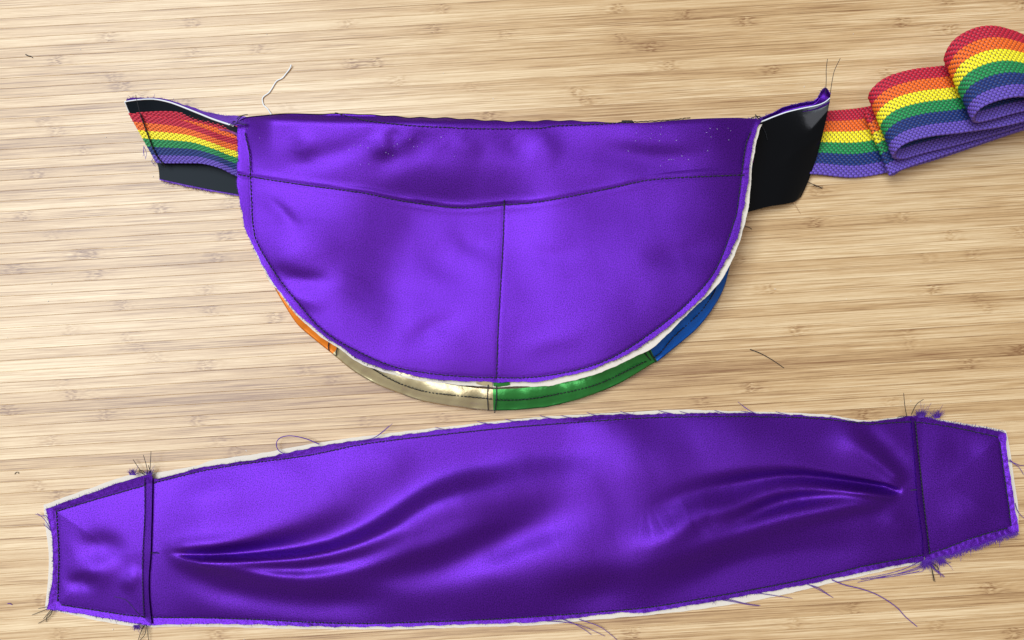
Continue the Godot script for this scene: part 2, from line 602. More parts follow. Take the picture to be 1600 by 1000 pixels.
# ------------------------------------------------------------------ the hip bag
var bag_folds := []
var bag_stitch := PackedVector2Array()
var bag_hem := PackedVector2Array()
var bag_seam := PackedVector2Array()
var bag_top := PackedVector2Array()

func bag_h(q: Vector2, _u := 0.0, _v := 0.0) -> float:
	var g := near_line(bag_stitch, q)
	var inside := g.x * -g.y       # bag_stitch runs down the left side and up the right one
	var h := 11.0
	if inside > 0.0:
		h += 4.2 * (1.0 - exp(-inside / 60.0))
	else:
		h += -inside * 0.045
	h -= 0.16 * exp(-pow(inside / 2.4, 2.0))
	h += 0.95 * folds_at(bag_folds, q) + 9.0 * smoothstep(770.0, 1150.0, q.x)
	var dip := (q.x - 640.0 + (q.y - 400.0) * 0.15) / (85.0 if q.x - 640.0 + (q.y - 400.0) * 0.15 < 0.0 else 230.0)
	h -= 5.2 * exp(-dip * dip) * smoothstep(250.0, 350.0, q.y) * smoothstep(585.0, 440.0, q.y)
	if q.y < 345.0:          # the upper flap leans towards the pocket
		var f := near_line(bag_hem, q)
		if f.y < 0.0:
			var lean := smoothstep(374.0, 430.0, q.x) * smoothstep(1190.0, 1110.0, q.x) * lerpf(1.0, 0.55, smoothstep(640.0, 900.0, q.x))
			h += 0.085 * lean * (sqrt((f.x - 11.0) * (f.x - 11.0) + 12.0) + f.x - 11.0) * 0.5
	var ytop := 184.0 + 6.0 * sin((q.x - 370.0) / 820.0 * PI)
	var y := clampf((q.y - ytop + 5.0) / 14.0, 0.02, 1.0)
	h *= 0.80 + 0.20 * sqrt(1.0 - (1.0 - y) * (1.0 - y))
	h += 1.2 * noise.get_noise_2d(q.x * 0.4, q.y * 0.4) + 0.12 * noise.get_noise_2d(q.x * 1.1, q.y * 1.1) + 0.012 * noise.get_noise_2d(q.x * 3.2 + 500.0, q.y * 3.2)
	return h

func pocket_h(q: Vector2, _u := 0.0, v := 0.0) -> float:
	var h := bag_h(q) + 1.0
	var g := near_line(bag_hem, q)
	h -= 0.2 * exp(-pow(g.x / 2.4, 2.0))
	h += 0.7 * exp(-pow((g.x - 5.5) / 4.2, 2.0)) * (1.0 if g.y < 0.0 else 0.3)
	var c := near_line(bag_seam, q)
	h -= 0.2 * exp(-pow(c.x / 3.0, 2.0))
	return h

func flat_h(h: float) -> Callable:
	return func(_q, _u, _v): return h

func build_bag() -> void:
	var bag := thing("hip_bag", "unfinished purple satin half-round hip bag, inside out, with rainbow strap and rainbow leather rim", "bag")
	bag_stitch = smooth_line(pts([379, 170, 382, 205, 390, 240, 391, 276, 393, 310, 395, 350, 402, 380, 434, 433, 471, 480, 502, 514, 540, 539, 609, 571, 668, 583, 720, 588, 780, 590, 837, 589, 909, 576, 967, 553, 1032, 509, 1081, 467, 1120, 418, 1149, 340, 1154, 312, 1160, 262, 1167, 220, 1180, 192, 1184, 170]), 72)
	bag_hem = smooth_line(pts([360, 270, 391, 276, 475, 289, 570, 302, 622, 313, 685, 322, 727, 325, 788, 320, 832, 317, 885, 308, 964, 292, 1016, 281, 1095, 276, 1172, 273]), 40)
	bag_seam = smooth_line(pts([788, 318, 786, 380, 782, 450, 778, 520, 776, 592]), 12)
	var F := bag_folds
	fold(F, [360, 204, 500, 202, 780, 208, 1000, 208, 1200, 204], 1.6, 40, 70, 0.02)
	fold(F, [450, 320, 462, 380, 490, 440], 2.2, 50, 44)
	fold(F, [618, 330, 606, 390, 585, 450, 560, 500], -2.4, 50, 60)
	fold(F, [410, 412, 450, 432, 500, 440, 540, 436], -1.4, 12, 12)
	fold(F, [400, 300, 440, 330, 470, 365], 1.0, 9, 12)
	fold(F, [430, 455, 470, 468, 520, 480], 0.8, 9, 12)
	fold(F, [620, 550, 680, 510, 740, 490], -1.1, 14, 16)
	fold(F, [640, 380, 700, 420, 770, 430], -0.8, 26, 20)
	fold(F, [990, 405, 1060, 396, 1140, 384], -1.5, 17, 22)
	fold(F, [860, 250, 850, 340, 850, 470], 1.8, 50, 30)
	fold(F, [1000, 320, 1020, 420, 980, 520], 1.2, 60, 60)
	fold(F, [880, 222, 960, 240, 1050, 248, 1150, 236], -2.2, 18, 22)
	fold(F, [560, 268, 620, 245, 690, 205], -1.6, 16, 18)
	fold(F, [405, 265, 470, 255, 545, 232, 600, 205], -1.2, 16, 14)
	fold(F, [592, 196, 600, 222, 590, 255], 1.1, 16, 18)
	fold(F, [640, 196, 634, 222, 650, 255], 0.9, 16, 18)
	fold(F, [615, 192, 617, 215, 612, 240], -0.8, 12, 12)
	fold(F, [700, 200, 720, 226, 760, 240], 0.8, 16, 18)
	fold(F, [790, 196, 800, 225, 840, 240], -0.8, 16, 18)
	fold(F, [845, 196, 850, 225, 880, 250], 0.8, 16, 18)
	fold(F, [450, 200, 480, 225, 470, 260], 0.9, 14, 18)
	fold(F, [700, 350, 730, 380, 780, 390], -0.6, 12, 14)
	fold(F, [800, 380, 850, 400, 920, 395], -0.7, 14, 16)
	fold(F, [800, 560, 860, 530, 940, 520], 0.7, 16, 16)
	# upper lining
	var top := smooth_line(pts([371, 190, 385, 183, 410, 180, 450, 177, 500, 178, 530, 177, 600, 180, 640, 183, 700, 184, 790, 189, 880, 188, 990, 192, 1080, 186, 1150, 184, 1191, 187]), 270)
	for k in top.size():
		top[k].y += 0.8 * sin(top[k].x * 0.16) * smoothstep(520.0, 640.0, top[k].x) * (1.0 - smoothstep(880.0, 980.0, top[k].x))
	bag_top = top
	var outline := smooth_line(pts([371, 190, 370, 210, 372, 230, 370, 278, 373, 302, 377, 326, 381, 350, 393, 380, 423, 436, 459, 483, 496, 517, 524, 536, 571, 566, 640, 585, 699, 594, 777, 597, 840, 596, 886, 587, 935, 573, 993, 546, 1032, 519, 1065, 493, 1101, 460, 1130, 415, 1154, 366, 1159, 338, 1168, 290, 1174, 240, 1182, 205, 1191, 187]), 700)
	outline = ragged(outline, 0.8)
	var nv := 40
	var low := PackedVector2Array()
	var hem2 := even(bag_hem, 270)
	for q in hem2:
		low.append(q + Vector2(0, 16))
	var left := cut(outline, 190, 292, true, 40)
	var right := cut(outline, 187, 290, false, 40)
	low = clip_ends(low, left[nv], right[nv])
	var panel := obj("lining_panel", sheet(coons(top, low, left, right), 270, nv, bag_h, 0.5), MAT.satin, bag)
	var bs := Shape.new()          # the back of the bag hangs from the top edge down to the table
	for k in 270:
		var a := P(top[k].x, top[k].y, bag_h(top[k]) - 0.3)
		var b := P(top[k + 1].x, top[k + 1].y, bag_h(top[k + 1]) - 0.3)
		bs.flat(b, a, Vector3(a.x, 0.0004, a.z), Vector3(b.x, 0.0004, b.z))
	obj("back_panel", bs, MAT.satin_reverse, bag)
	# pocket in front of it
	var brim := smooth_line(pts([371, 266, 392, 268, 420, 274, 500, 286, 574, 293, 625, 304, 660, 313, 690, 315, 740, 317, 788, 314, 832, 309, 885, 301, 964, 284, 1042, 269, 1147, 259, 1173, 256]), 300)
	var pl := cut(outline, 266, 530, true, 110)
	var pr := cut(outline, 256, 545, false, 110)
	brim = clip_ends(brim, pl[0], pr[0])
	var pb := even(between(outline, pl[110], pr[110]), 300)
	var pocket := obj("pocket", sheet(coons(brim, pb, pl, pr), 300, 110, pocket_h, 0.6), MAT.satin, bag)
	stitches("stitching", even(bag_hem, 200).slice(3, 199), pocket_h, pocket)
	stitches("stitching", bag_seam, pocket_h, pocket)
	stitches("stitching", smooth_line(pts([788, 312, 788, 318, 788, 326]), 8), pocket_h, pocket, 5.0, 0.4)
	stitches("stitching", bag_stitch.slice(2, 71), pocket_h, pocket)
	stitches("stitching", smooth_line(pts([523, 176, 570, 188, 610, 193, 654, 197, 700, 199, 738, 201, 811, 201, 848, 200, 862, 197, 885, 196, 930, 194, 979, 191, 1042, 188, 1079, 184]), 80), bag_h, panel, 6.5, 0.3, 0.3)
	tail("thread_knot", [1176, 268, 11.4, 1160, 268, 13.6, 1160, 277, 13.4, 1159, 284, 13.2], 0.35, 0.3, MAT.black_thread, panel)
	for k in 7:
		var x := 972.0 + k * 2.4
		tail("thread_knot", [x, 188.5, 4.5, x + 3, 190.5, 6, x + 4, 193.5, 7], 0.4, 0.3, MAT.black_thread, panel)
	tail("thread_knot", [971, 191, 7.0, 980, 190, 7.0, 989, 191, 7.0], 0.5, 0.5, MAT.black_thread, panel)
	fray("frayed_edge", outline.slice(8, 330), bag_h, panel, MAT.purple_fibre, 300, 1.5, 3.2, 1.0, 71)
	fray("frayed_edge", outline.slice(430, 690), bag_h, panel, MAT.purple_fibre, 160, 1.5, 3.0, 1.0, 72)
	# cream edge of the leather's wrong side, under the lining
	var cream_out := smooth_line(pts([375, 300, 378, 326, 383, 352, 392, 380, 420, 437, 432, 452, 458, 486, 494, 521, 523, 540, 570, 571, 638, 591, 699, 600, 777, 605, 798, 604, 854, 603, 888, 596, 935, 583, 1006, 551, 1032, 533, 1071, 494, 1122, 444, 1148, 398, 1165, 345, 1172, 306, 1175, 262, 1184, 214, 1191, 194]), 400)
	cream_out = ragged(cream_out, 0.5)
	var cream_in := PackedVector2Array()
	for q in cream_out:
		var away := (Vector2(780, 260) - q).normalized()
		cream_in.append(q + away * 16.0)
	var cl := PackedVector2Array(); var cr := PackedVector2Array()
	for k in 5:
		cl.append(cream_in[0].lerp(cream_out[0], k / 4.0)); cr.append(cream_in[400].lerp(cream_out[400], k / 4.0))
	obj("cream_backing_edge", sheet(coons(cream_in, cream_out, cl, cr), 400, 4, func(q, _u, v): return bag_h(q) - 1.0 - 0.5 * v, 1.1), MAT.cream, bag)
	# scraps of bright leather seam allowance peeping out of the edge
	scrap(bag, "blue_seam_allowance", [1050, 514, 1060, 504, 1072, 490], [1053, 518, 1063, 507, 1076, 493], 9.9, MAT.blue_leather)
	scrap(bag, "green_seam_allowance", [1023, 530, 1036, 521, 1047, 512], [1026, 535, 1040, 524, 1050, 516], 9.9, MAT.green_leather)
	scrap(bag, "blue_seam_allowance", [1170, 256, 1169, 270, 1168, 288], [1174, 257, 1173, 270, 1171, 288], 10.6, MAT.blue_leather)
	scrap(bag, "pink_seam_allowance", [1175, 232, 1173, 243, 1172, 254], [1178, 232, 1177, 243, 1175, 254], 10.8, MAT.pink_leather)
	scrap(bag, "gold_seam_allowance", [744, 594, 756, 596, 769, 597], [744, 600, 756, 603, 769, 604], 10.0, MAT.gold_leather)
	scrap(bag, "green_seam_allowance", [771, 597, 782, 598, 796, 598], [771, 603, 782, 604, 797, 602], 10.0, MAT.green_leather)
	rim_panels(bag)
	tabs_left(bag)
	tabs_right(bag)

func scrap(bag: Node3D, called: String, a: Array, b: Array, h: float, m: Material) -> void:
	var top := ragged(smooth_line(pts(a), 12), 0.5)
	var low := ragged(smooth_line(pts(b), 12), 0.8)
	var l := even(PackedVector2Array([top[0], low[0]]), 2)
	var r := even(PackedVector2Array([top[12], low[12]]), 2)
	obj(called, sheet(coons(top, low, l, r), 12, 2, func(_q, _u, v): return h + 0.4 - 0.8 * v, 0.5), m, bag)

func cut(outline: PackedVector2Array, y0: float, y1: float, first: bool, n: int) -> PackedVector2Array:   # a piece of the outline's left or right side between two heights of the plan
	var r := PackedVector2Array()
	var lowest := 0
	for k in outline.size():
		if outline[k].y > outline[lowest].y: lowest = k
	var src := outline.slice(0, lowest + 1) if first else outline.slice(lowest)
	if not first: src.reverse()
	for q in src:
		if q.y >= y0 and q.y <= y1: r.append(q)
	return even(r, n)

func between(outline: PackedVector2Array, a: Vector2, b: Vector2) -> PackedVector2Array:
	var ia := 0
	var ib := 0
	for k in outline.size():
		if outline[k].distance_squared_to(a) < outline[ia].distance_squared_to(a): ia = k
		if outline[k].distance_squared_to(b) < outline[ib].distance_squared_to(b): ib = k
	var r := outline.slice(ia, ib + 1)
	r[0] = a
	r[r.size() - 1] = b
	return r

func clip_ends(p: PackedVector2Array, a: Vector2, b: Vector2) -> PackedVector2Array:   # slide a line's ends onto two points
	var n := p.size() - 1
	var d0 := a - p[0]
	var d1 := b - p[n]
	for k in p.size():
		var t := k / float(n)
		p[k] += d0 * pow(1 - t, 12.0) + d1 * pow(t, 12.0)
	return p

func rim_panels(bag: Node3D) -> void:
	var outer := smooth_line(pts([379, 318, 388, 350, 402, 392, 424, 441, 446, 480, 465, 508, 490, 530, 515, 550, 527, 560, 552, 580, 584, 599, 621, 614, 652, 625, 684, 632, 731, 639, 762, 642, 777, 642, 809, 641, 840, 638, 857, 636, 909, 623, 967, 600, 1019, 569, 1029, 564, 1065, 535, 1091, 512, 1114, 483, 1130, 454, 1138, 428, 1143, 405, 1148, 375, 1152, 345]), 400)
	var topst := smooth_line(pts([430, 430, 455, 470, 498, 514, 521, 533, 540, 549, 571, 569, 609, 592, 640, 605, 677, 614, 762, 623, 777, 625, 821, 624, 870, 616, 935, 600, 1000, 569, 1016, 562, 1032, 551, 1052, 527, 1091, 491, 1114, 460, 1120, 444]), 200)
	var cuts := [0, 0, 0, 0, 400]
	for k in 401:
		if outer[k].x < 521: cuts[1] = k
		if outer[k].x < 771: cuts[2] = k
		if outer[k].y > 565 or outer[k].x < 900: cuts[3] = k
	var names := ["orange_leather_panel", "gold_leather_panel", "green_leather_panel", "blue_leather_panel"]
	var mats := ["orange_leather", "gold_leather", "green_leather", "blue_leather"]
	for c in 4:
		var a: int = cuts[c]
		var b: int = cuts[c + 1]
		var n := b - a
		var s := Shape.new()
		var M := 14
		var grid := PackedVector3Array()
		for k in n + 1:
			var q := outer[a + k]
			var tan2 := (outer[mini(a + k + 1, 400)] - outer[maxi(a + k - 1, 0)]).normalized()
			var inw := Vector2(tan2.y, -tan2.x)
			var width := 34.0
			var wob := 0.9 * noise.get_noise_2d(q.x * 1.3, q.y * 1.3) + 0.4 * noise.get_noise_2d(q.x * 3.0, q.y * 3.0) + 0.1 * noise.get_noise_2d(q.x * 6.0, q.y * 6.0)
			var pinch := 0.0
			if k < 6 and c > 0: pinch = (6 - k) / 6.0
			if n - k < 6 and c < 3: pinch = (6 - (n - k)) / 6.0
			for j in M + 1:
				var t := j / float(M)
				var px: Vector2
				var h: float
				if t < 0.7:
					var f := t / 0.7
					px = q + inw * width * (1 - f)
					var bulge := sin(f * PI * 0.5)
					h = 9.3 - 5.3 * (1.0 - cos(f * PI * 0.5)) + wob * bulge * 1.6 - 0.9 * pinch * bulge
					h -= 0.6 * exp(-pow((f - 0.78) / 0.05, 2.0))
				else:
					var f := (t - 0.7) / 0.3
					px = q + inw * 9.0 * f
					h = 4.0 * (1 - f) + 0.4 + wob * (1 - f)
				grid.append(P(px.x, px.y, h))
		var w := M + 1
		for k in n + 1:
			for j in w:
				var dk := grid[mini(k + 1, n) * w + j] - grid[maxi(k - 1, 0) * w + j]
				var dj := grid[k * w + mini(j + 1, M)] - grid[k * w + maxi(j - 1, 0)]
				var p := grid[k * w + j]
				s.vert(p, dj.cross(dk).normalized(), Vector2(p.x, p.z) * 25.0)
		for k in n:
			for j in M:
				s.quad(k * w + j, (k + 1) * w + j, (k + 1) * w + j + 1, k * w + j + 1)
		var o := obj(names[c], s, MAT[mats[c]], bag)
		# its own row of top stitching
		var st := PackedVector2Array()
		for q in topst:
			if (c == 0 and q.x < 519) or (c == 1 and q.x > 523 and q.x < 770) or (c == 2 and q.x > 773 and q.x < 1012 and q.y > 556) or (c == 3 and q.x > 1018 and q.y < 560):
				st.append(q)
		stitches("stitching", st, rim_h.bind(outer), o, 5.4, 0.33, 0.75)
	for q in [[515, 531, 513, 541, 514, 548], [528, 540, 526, 548, 525, 556], [763, 601, 762, 620, 763, 641], [776, 602, 776, 622, 773, 645], [1007, 549, 1011, 556, 1017, 563], [1014, 546, 1019, 556, 1026, 566]]:
		var li := smooth_line(pts(q), 12)
		var p := PackedVector3Array()
		for x in li:
			p.append(P(x.x, x.y, rim_h(x, 0, 0, outer) + 0.35))
		var ss := Shape.new()
		tube(ss, p, 0.42, 0.32)
		obj("seam_stitching", ss, MAT.black_thread, bag)

func rim_h(q: Vector2, _u: float, _v: float, outer: PackedVector2Array) -> float:
	var best := 1e9
	for x in outer:
		best = minf(best, x.distance_squared_to(q))
	var f := clampf(1.0 - sqrt(best) / 34.0, 0, 1)
	var wob := 0.9 * noise.get_noise_2d(q.x * 1.3, q.y * 1.3) + 0.4 * noise.get_noise_2d(q.x * 3.0, q.y * 3.0) + 0.1 * noise.get_noise_2d(q.x * 6.0, q.y * 6.0)
	return 9.3 - 5.3 * (1.0 - cos(f * PI * 0.5)) + wob * sin(f * PI * 0.5) * 1.6

func tabs_left(bag: Node3D) -> void:
	var top := smooth_line(pts([195, 159, 215, 156, 240, 155, 262, 159, 280, 165, 310, 177, 335, 187, 369, 198, 395, 206]), 60)
	var low := smooth_line(pts([249, 279, 285, 287, 330, 296, 371, 303, 395, 307]), 60)
	var l := smooth_line(pts([195, 159, 203, 178, 230, 228, 246, 257, 249, 279]), 30)
	var r := smooth_line(pts([395, 206, 394, 250, 395, 307]), 30)
	var hf := func(_q, u, v): return 3.0 + 15.0 * pow(1.0 - v, 2.2) * (1.0 - 0.65 * u) + 1.2 * sin(u * 5.0) * (1 - v)
	var tab := obj("black_vinyl_tab", sheet(coons(top, low, l, r), 60, 30, hf, 0.7), MAT.black_matte, bag)
	tag(tab, "black vinyl tab with rainbow webbing sewn on")
	var s := Shape.new()
	var p := PackedVector3Array()
	for k in range(0, 52):
		p.append(P(top[k].x, top[k].y, hf.call(top[k], k / 60.0, 0.0) + 0.1))
	tube(s, p, 0.36, 0.62, 6)
	p = PackedVector3Array()
	for k in range(0, 10):
		p.append(P(l[k].x, l[k].y, hf.call(l[k], 0.0, k / 30.0) + 0.1))
	tube(s, p, 0.36, 0.2, 6)
	obj("white_cut_edge", s, MAT.white_edge, tab)
	var t2 := ragged(smooth_line(pts([197, 156, 207, 154, 240, 153, 262, 156, 285, 163, 320, 174, 345, 179, 372, 181, 395, 184]), 60), 0.7)
	var b2 := ragged(smooth_line(pts([249, 281, 285, 290, 330, 299, 371, 306, 395, 309]), 60), 0.6)
	var l2 := smooth_line(pts([197, 156, 206, 178, 233, 228, 249, 257, 249, 281]), 30)
	var r2 := smooth_line(pts([395, 184, 394, 250, 395, 309]), 30)
	var lining := obj("purple_lining", sheet(coons(t2, b2, l2, r2), 60, 30, func(_q, u, v): return 2.0 + 14.0 * pow(1.0 - v, 2.2) * (1.0 - 0.65 * u) + 1.2 * sin(u * 5.0) * (1 - v), 0.4), MAT.satin_reverse, bag)
	fray("frayed_edge", t2.slice(0, 50), func(_q, _u, _v): return 10.0, lining, MAT.purple_fibre, 50, 1.5, 3.5, -1.0, 73)
	fray("frayed_edge", b2.slice(0, 50), func(_q, _u, _v): return 2.0, lining, MAT.purple_fibre, 50, 1.5, 3.5, 1.0, 74)
	# pearly sliver of leather between the webbing and the bag
	scrap(bag, "pink_leather_sliver", [342, 202, 356, 204, 374, 209], [344, 203, 357, 207, 374, 213], 9.0, MAT.pink_leather)
	# the sewn-down webbing, doubled
	var web := Node3D.new()
	web.name = "webbing_end"
	bag.add_child(web, true)
	tag(web, "short rainbow webbing end sewn to the black tab")
	var upper := [[214, 176, 238, 240, 15.0, 5], [260, 174, 282, 245, 13.2, 5], [300, 178, 312, 250, 11.2, 5], [345, 190, 348, 260, 8.6, 4.5], [392, 204, 392, 270, 4, 3.6]]
	webbing(upper, web)
	var lower := [[202, 177, 245, 254, 18.5, 6.4], [222, 179, 260, 255, 18.2, 7], [262, 184, 290, 255, 17.2, 8], [290, 190, 318, 256, 16.2, 8.6], [325, 203, 344, 263, 14, 8.8], [352, 213, 366, 274, 9.4, 7.4], [394, 222, 400, 286, 4, 5]]
	webbing(lower, web)
	var line := smooth_line(pts([219, 177, 230, 208, 243, 240, 256, 257]), 30)
	var hs := func(q, _u, _v): return 20.2 - (q.y - 177.0) / 78.0 * 12.2
	stitches("stitching", line, hs, web, 5.5, 0.42, 0.4)
	tail("thread_tail", [220, 181, 18, 216, 166, 20, 212, 148, 22], 0.22, 0.15, MAT.black_thread, web)
	tail("thread_tail", [256, 256, 8.5, 259, 262, 6.5], 0.22, 0.15, MAT.black_thread, web)
	tail("thread_tail", [246, 255, 8, 238, 255, 8.5], 0.2, 0.15, MAT.black_thread, web)
	for q in [[226, 229, 224, 238, 228, 247], [226, 231, 229, 240, 227, 249], [224, 228, 225, 240, 223, 244], [243, 253, 240, 256, 243, 260], [240, 247, 237, 252, 240, 256]]:
		tail("yarn_tail", [q[0], q[1], 9.5, q[2], q[3], 8, q[4], q[5], 7.5], 0.16, 0.1, MAT.lavender_stripe, web)
	# the knot at the bag's corner
	tail("thread_knot", [358, 198, 14, 365, 195, 15, 370, 192, 15, 373, 186, 14, 380, 180, 12.5, 387, 179, 11], 0.3, 0.22, MAT.black_thread, bag)
	tail("thread_knot", [361, 199, 13.5, 358, 197, 14.2, 363, 193, 14.5, 368, 189, 14.5], 0.3, 0.25, MAT.black_thread, bag)
	tail("thread_knot", [366, 190, 14.5, 374, 193, 15, 385, 195, 15], 0.25, 0.2, MAT.black_thread, bag)
	tail("thread_knot", [370, 186, 13, 374, 182, 12, 382, 180, 9], 0.25, 0.25, MAT.black_thread, bag)
	var kp := Shape.new()
	for k in 14:
		var x := 362.0 + rng.randf() * 14
		thread(kp, [x, 190 + rng.randf() * 5, 14, x + rng.randf_range(-6, 8), 192 + rng.randf_range(-4, 4), 15.2, x + rng.randf_range(-8, 16), 193 + rng.randf_range(-5, 5), 14.4], 0.22, 0.12, 3)
	tag(obj("frayed_corner", kp, MAT.purple_fibre, bag), "", "", "", "stuff")

func tabs_right(bag: Node3D) -> void:
	var top := smooth_line(pts([1160, 200, 1190, 190, 1210, 182, 1230, 175, 1255, 169, 1275, 165, 1288, 160, 1297, 153]), 60)
	var low := smooth_line(pts([1140, 334, 1169, 331, 1200, 323, 1225, 319, 1242, 315, 1252, 307]), 60)
	var l := smooth_line(pts([1160, 200, 1150, 260, 1140, 334]), 40)
	var r := smooth_line(pts([1297, 153, 1292, 182, 1280, 232, 1267, 272, 1260, 290, 1252, 307]), 40)
	var hf := func(_q, u, v):
		var bend := smoothstep(0.55, 1.0, u)
		return 8.0 + 1.5 * sin(u * 2.6) + 11.0 * pow(u, 2.6) * pow(1.0 - v, 1.6) - 4.5 * bend * bend * smoothstep(0.05, 0.6, v) - 3.0 * v * v + 0.9 * exp(-pow((v - 0.42 + 0.25 * (u - 0.75)) / 0.07, 2.0)) * smoothstep(0.4, 0.9, u)
	var tab := obj("black_vinyl_tab", sheet(coons(top, low, l, r), 60, 40, hf, 0.7), MAT.black_vinyl, bag)
	tag(tab, "glossy black vinyl tab folded over the strap")
	var s := Shape.new()
	var p := PackedVector3Array()
	for k in range(12, 61):
		p.append(P(top[k].x, top[k].y, hf.call(top[k], k / 60.0, 0.0) + 0.1))
	tube(s, p, 0.45, 0.28, 6)
	obj("white_cut_edge", s, MAT.white_edge, tab)
	var t2 := ragged(smooth_line(pts([1185, 186, 1205, 178, 1230, 166, 1255, 161, 1272, 158, 1281, 148, 1289, 137, 1297, 147]), 60), 0.6)
	var b2 := smooth_line(pts([1188, 196, 1210, 188, 1230, 180, 1255, 174, 1275, 170, 1288, 165, 1296, 160]), 60)
	var l2 := even(PackedVector2Array([t2[0], b2[0]]), 10)
	var r2 := even(PackedVector2Array([t2[60], b2[60]]), 10)
	var lining := obj("purple_lining", sheet(coons(t2, b2, l2, r2), 60, 10, func(_q, u, v): return 8.0 + 12.0 * pow(u, 1.6) - 2.5 * sin(v * PI) + (1.5 * (1.0 - v)) * smoothstep(0.75, 1.0, u), 0.4), MAT.satin, bag)
	fray("frayed_edge", t2, func(q, _u, _v): return 8.0 + 12.0 * pow(clampf((q.x - 1188) / 108.0, 0, 1), 1.6), lining, MAT.purple_fibre, 50, 1.5, 3.5, -1.0, 75)
	tail("thread_tail", [1290, 146, 21, 1291, 125, 24, 1291, 108, 26, 1293, 92, 27], 0.2, 0.16, MAT.black_thread, bag)
	tail("thread_tail", [1297, 148, 20, 1300, 128, 23, 1304, 110, 25, 1313, 91, 26], 0.2, 0.16, MAT.black_thread, bag)
	tail("thread_tail", [1262, 284, 2.5, 1270, 288, 2.5, 1278, 292, 1.0, 1286, 292, 0.8], 0.22, 0.16, MAT.black_thread, bag)
	tail("thread_tail", [1271, 288, 2.0, 1279, 291, 1.5, 1285, 295, 0.6], 0.18, 0.12, MAT.black_thread, bag)
	tail("thread_tail", [1158, 350, 5, 1164, 353, 1.2, 1170, 355, 0.8, 1175, 358, 0.6], 0.2, 0.14, MAT.black_thread, bag)
	tail("thread_tail", [1129, 195, 14.5, 1145, 195, 15.2, 1160, 192, 14.8, 1172, 189, 14.5, 1180, 185, 14], 0.28, 0.22, MAT.black_thread, bag)
	tail("thread_tail", [1180, 179, 16, 1184, 184, 15.5, 1188, 189, 14.5, 1186, 193, 14], 0.32, 0.3, MAT.black_thread, bag)
	tail("thread_tail", [1172, 186, 14.5, 1178, 183, 15.4, 1186, 182, 15.4, 1191, 186, 14], 0.3, 0.3, MAT.black_thread, bag)
	tail("thread_tail", [1190, 196, 10.5, 1196, 206, 10.4, 1199, 219, 10.2], 0.12, 0.08, MAT.black_thread, bag)
	tail("tan_fibre", [1239, 314, 3, 1245, 324, 1.4, 1251, 334, 0.5], 0.16, 0.1, MAT.tan_fibre, bag)
	var kp := Shape.new()
	rng.seed = 9
	for k in 16:
		var x := 1172.0 + rng.randf() * 16
		thread(kp, [x, 184 + rng.randf() * 5, 14, x + rng.randf_range(-6, 6), 186 + rng.randf_range(-4, 4), 15.2, x + rng.randf_range(-10, 10), 187 + rng.randf_range(-5, 5), 14.2], 0.22, 0.12, 3)
	tag(obj("frayed_corner", kp, MAT.purple_fibre, bag), "", "", "", "stuff")
	var web := Node3D.new()
	web.name = "strap"
	bag.add_child(web, true)
	tag(web, "long rainbow webbing strap folded back on itself in loops")
	webbing([[1215, 180, 1195, 276, 5], [1250, 177, 1232, 274, 4], [1293, 174, 1272, 272, 3], [1345, 169, 1340, 277, 2.4], [1400, 156, 1415, 262, 2], [1470, 134, 1490, 238, 2], [1560, 106, 1585, 208, 2], [1670, 70, 1700, 172, 2],
		[1720, 54, 1752, 152, 3.2], [1740, 46, 1774, 142, 6], [1715, 52, 1748, 150, 8.4], [1640, 78, 1672, 178, 8], [1540, 112, 1570, 213, 7], [1440, 146, 1470, 247, 7], [1385, 166, 1414, 264, 7.2], [1362, 175, 1397, 273, 7.6], [1352, 178, 1392, 274, 9.6], [1359, 172, 1397, 270, 11.4],
		[1400, 158, 1430, 257, 11.6], [1480, 130, 1510, 231, 11.6], [1580, 98, 1610, 198, 12], [1690, 64, 1722, 160, 12.6], [1740, 44, 1776, 140, 14], [1754, 38, 1790, 132, 16.6], [1730, 44, 1764, 138, 18.6],
		[1660, 68, 1695, 165, 18.2], [1560, 98, 1594, 198, 17.4], [1470, 124, 1504, 224, 16.6], [1410, 146, 1440, 240, 16], [1376, 158, 1412, 248, 17], [1360, 154, 1398, 246, 20.5], [1363, 139, 1402, 234, 26], [1385, 121, 1420, 222, 29.5],
		[1425, 109, 1455, 213, 30.5], [1475, 103, 1505, 207, 30], [1540, 92, 1574, 196, 29], [1620, 76, 1655, 174, 28], [1700, 60, 1735, 155, 29], [1735, 50, 1770, 144, 31.5], [1715, 48, 1750, 142, 34], [1640, 66, 1676, 160, 34],
		[1560, 80, 1598, 174, 35], [1510, 94, 1548, 187, 35.4], [1484, 98, 1526, 191, 37], [1477, 88, 1522, 183, 41], [1490, 63, 1534, 168, 46.5], [1518, 46, 1560, 157, 48], [1548, 41, 1592, 151, 48.5], [1580, 48, 1625, 154, 46], [1620, 63, 1660, 160, 42], [1700, 80, 1740, 170, 36]], web)

# ------------------------------------------------------------------ the flat gusset strip
var strip_folds := []
var strip_stitch := PackedVector2Array()

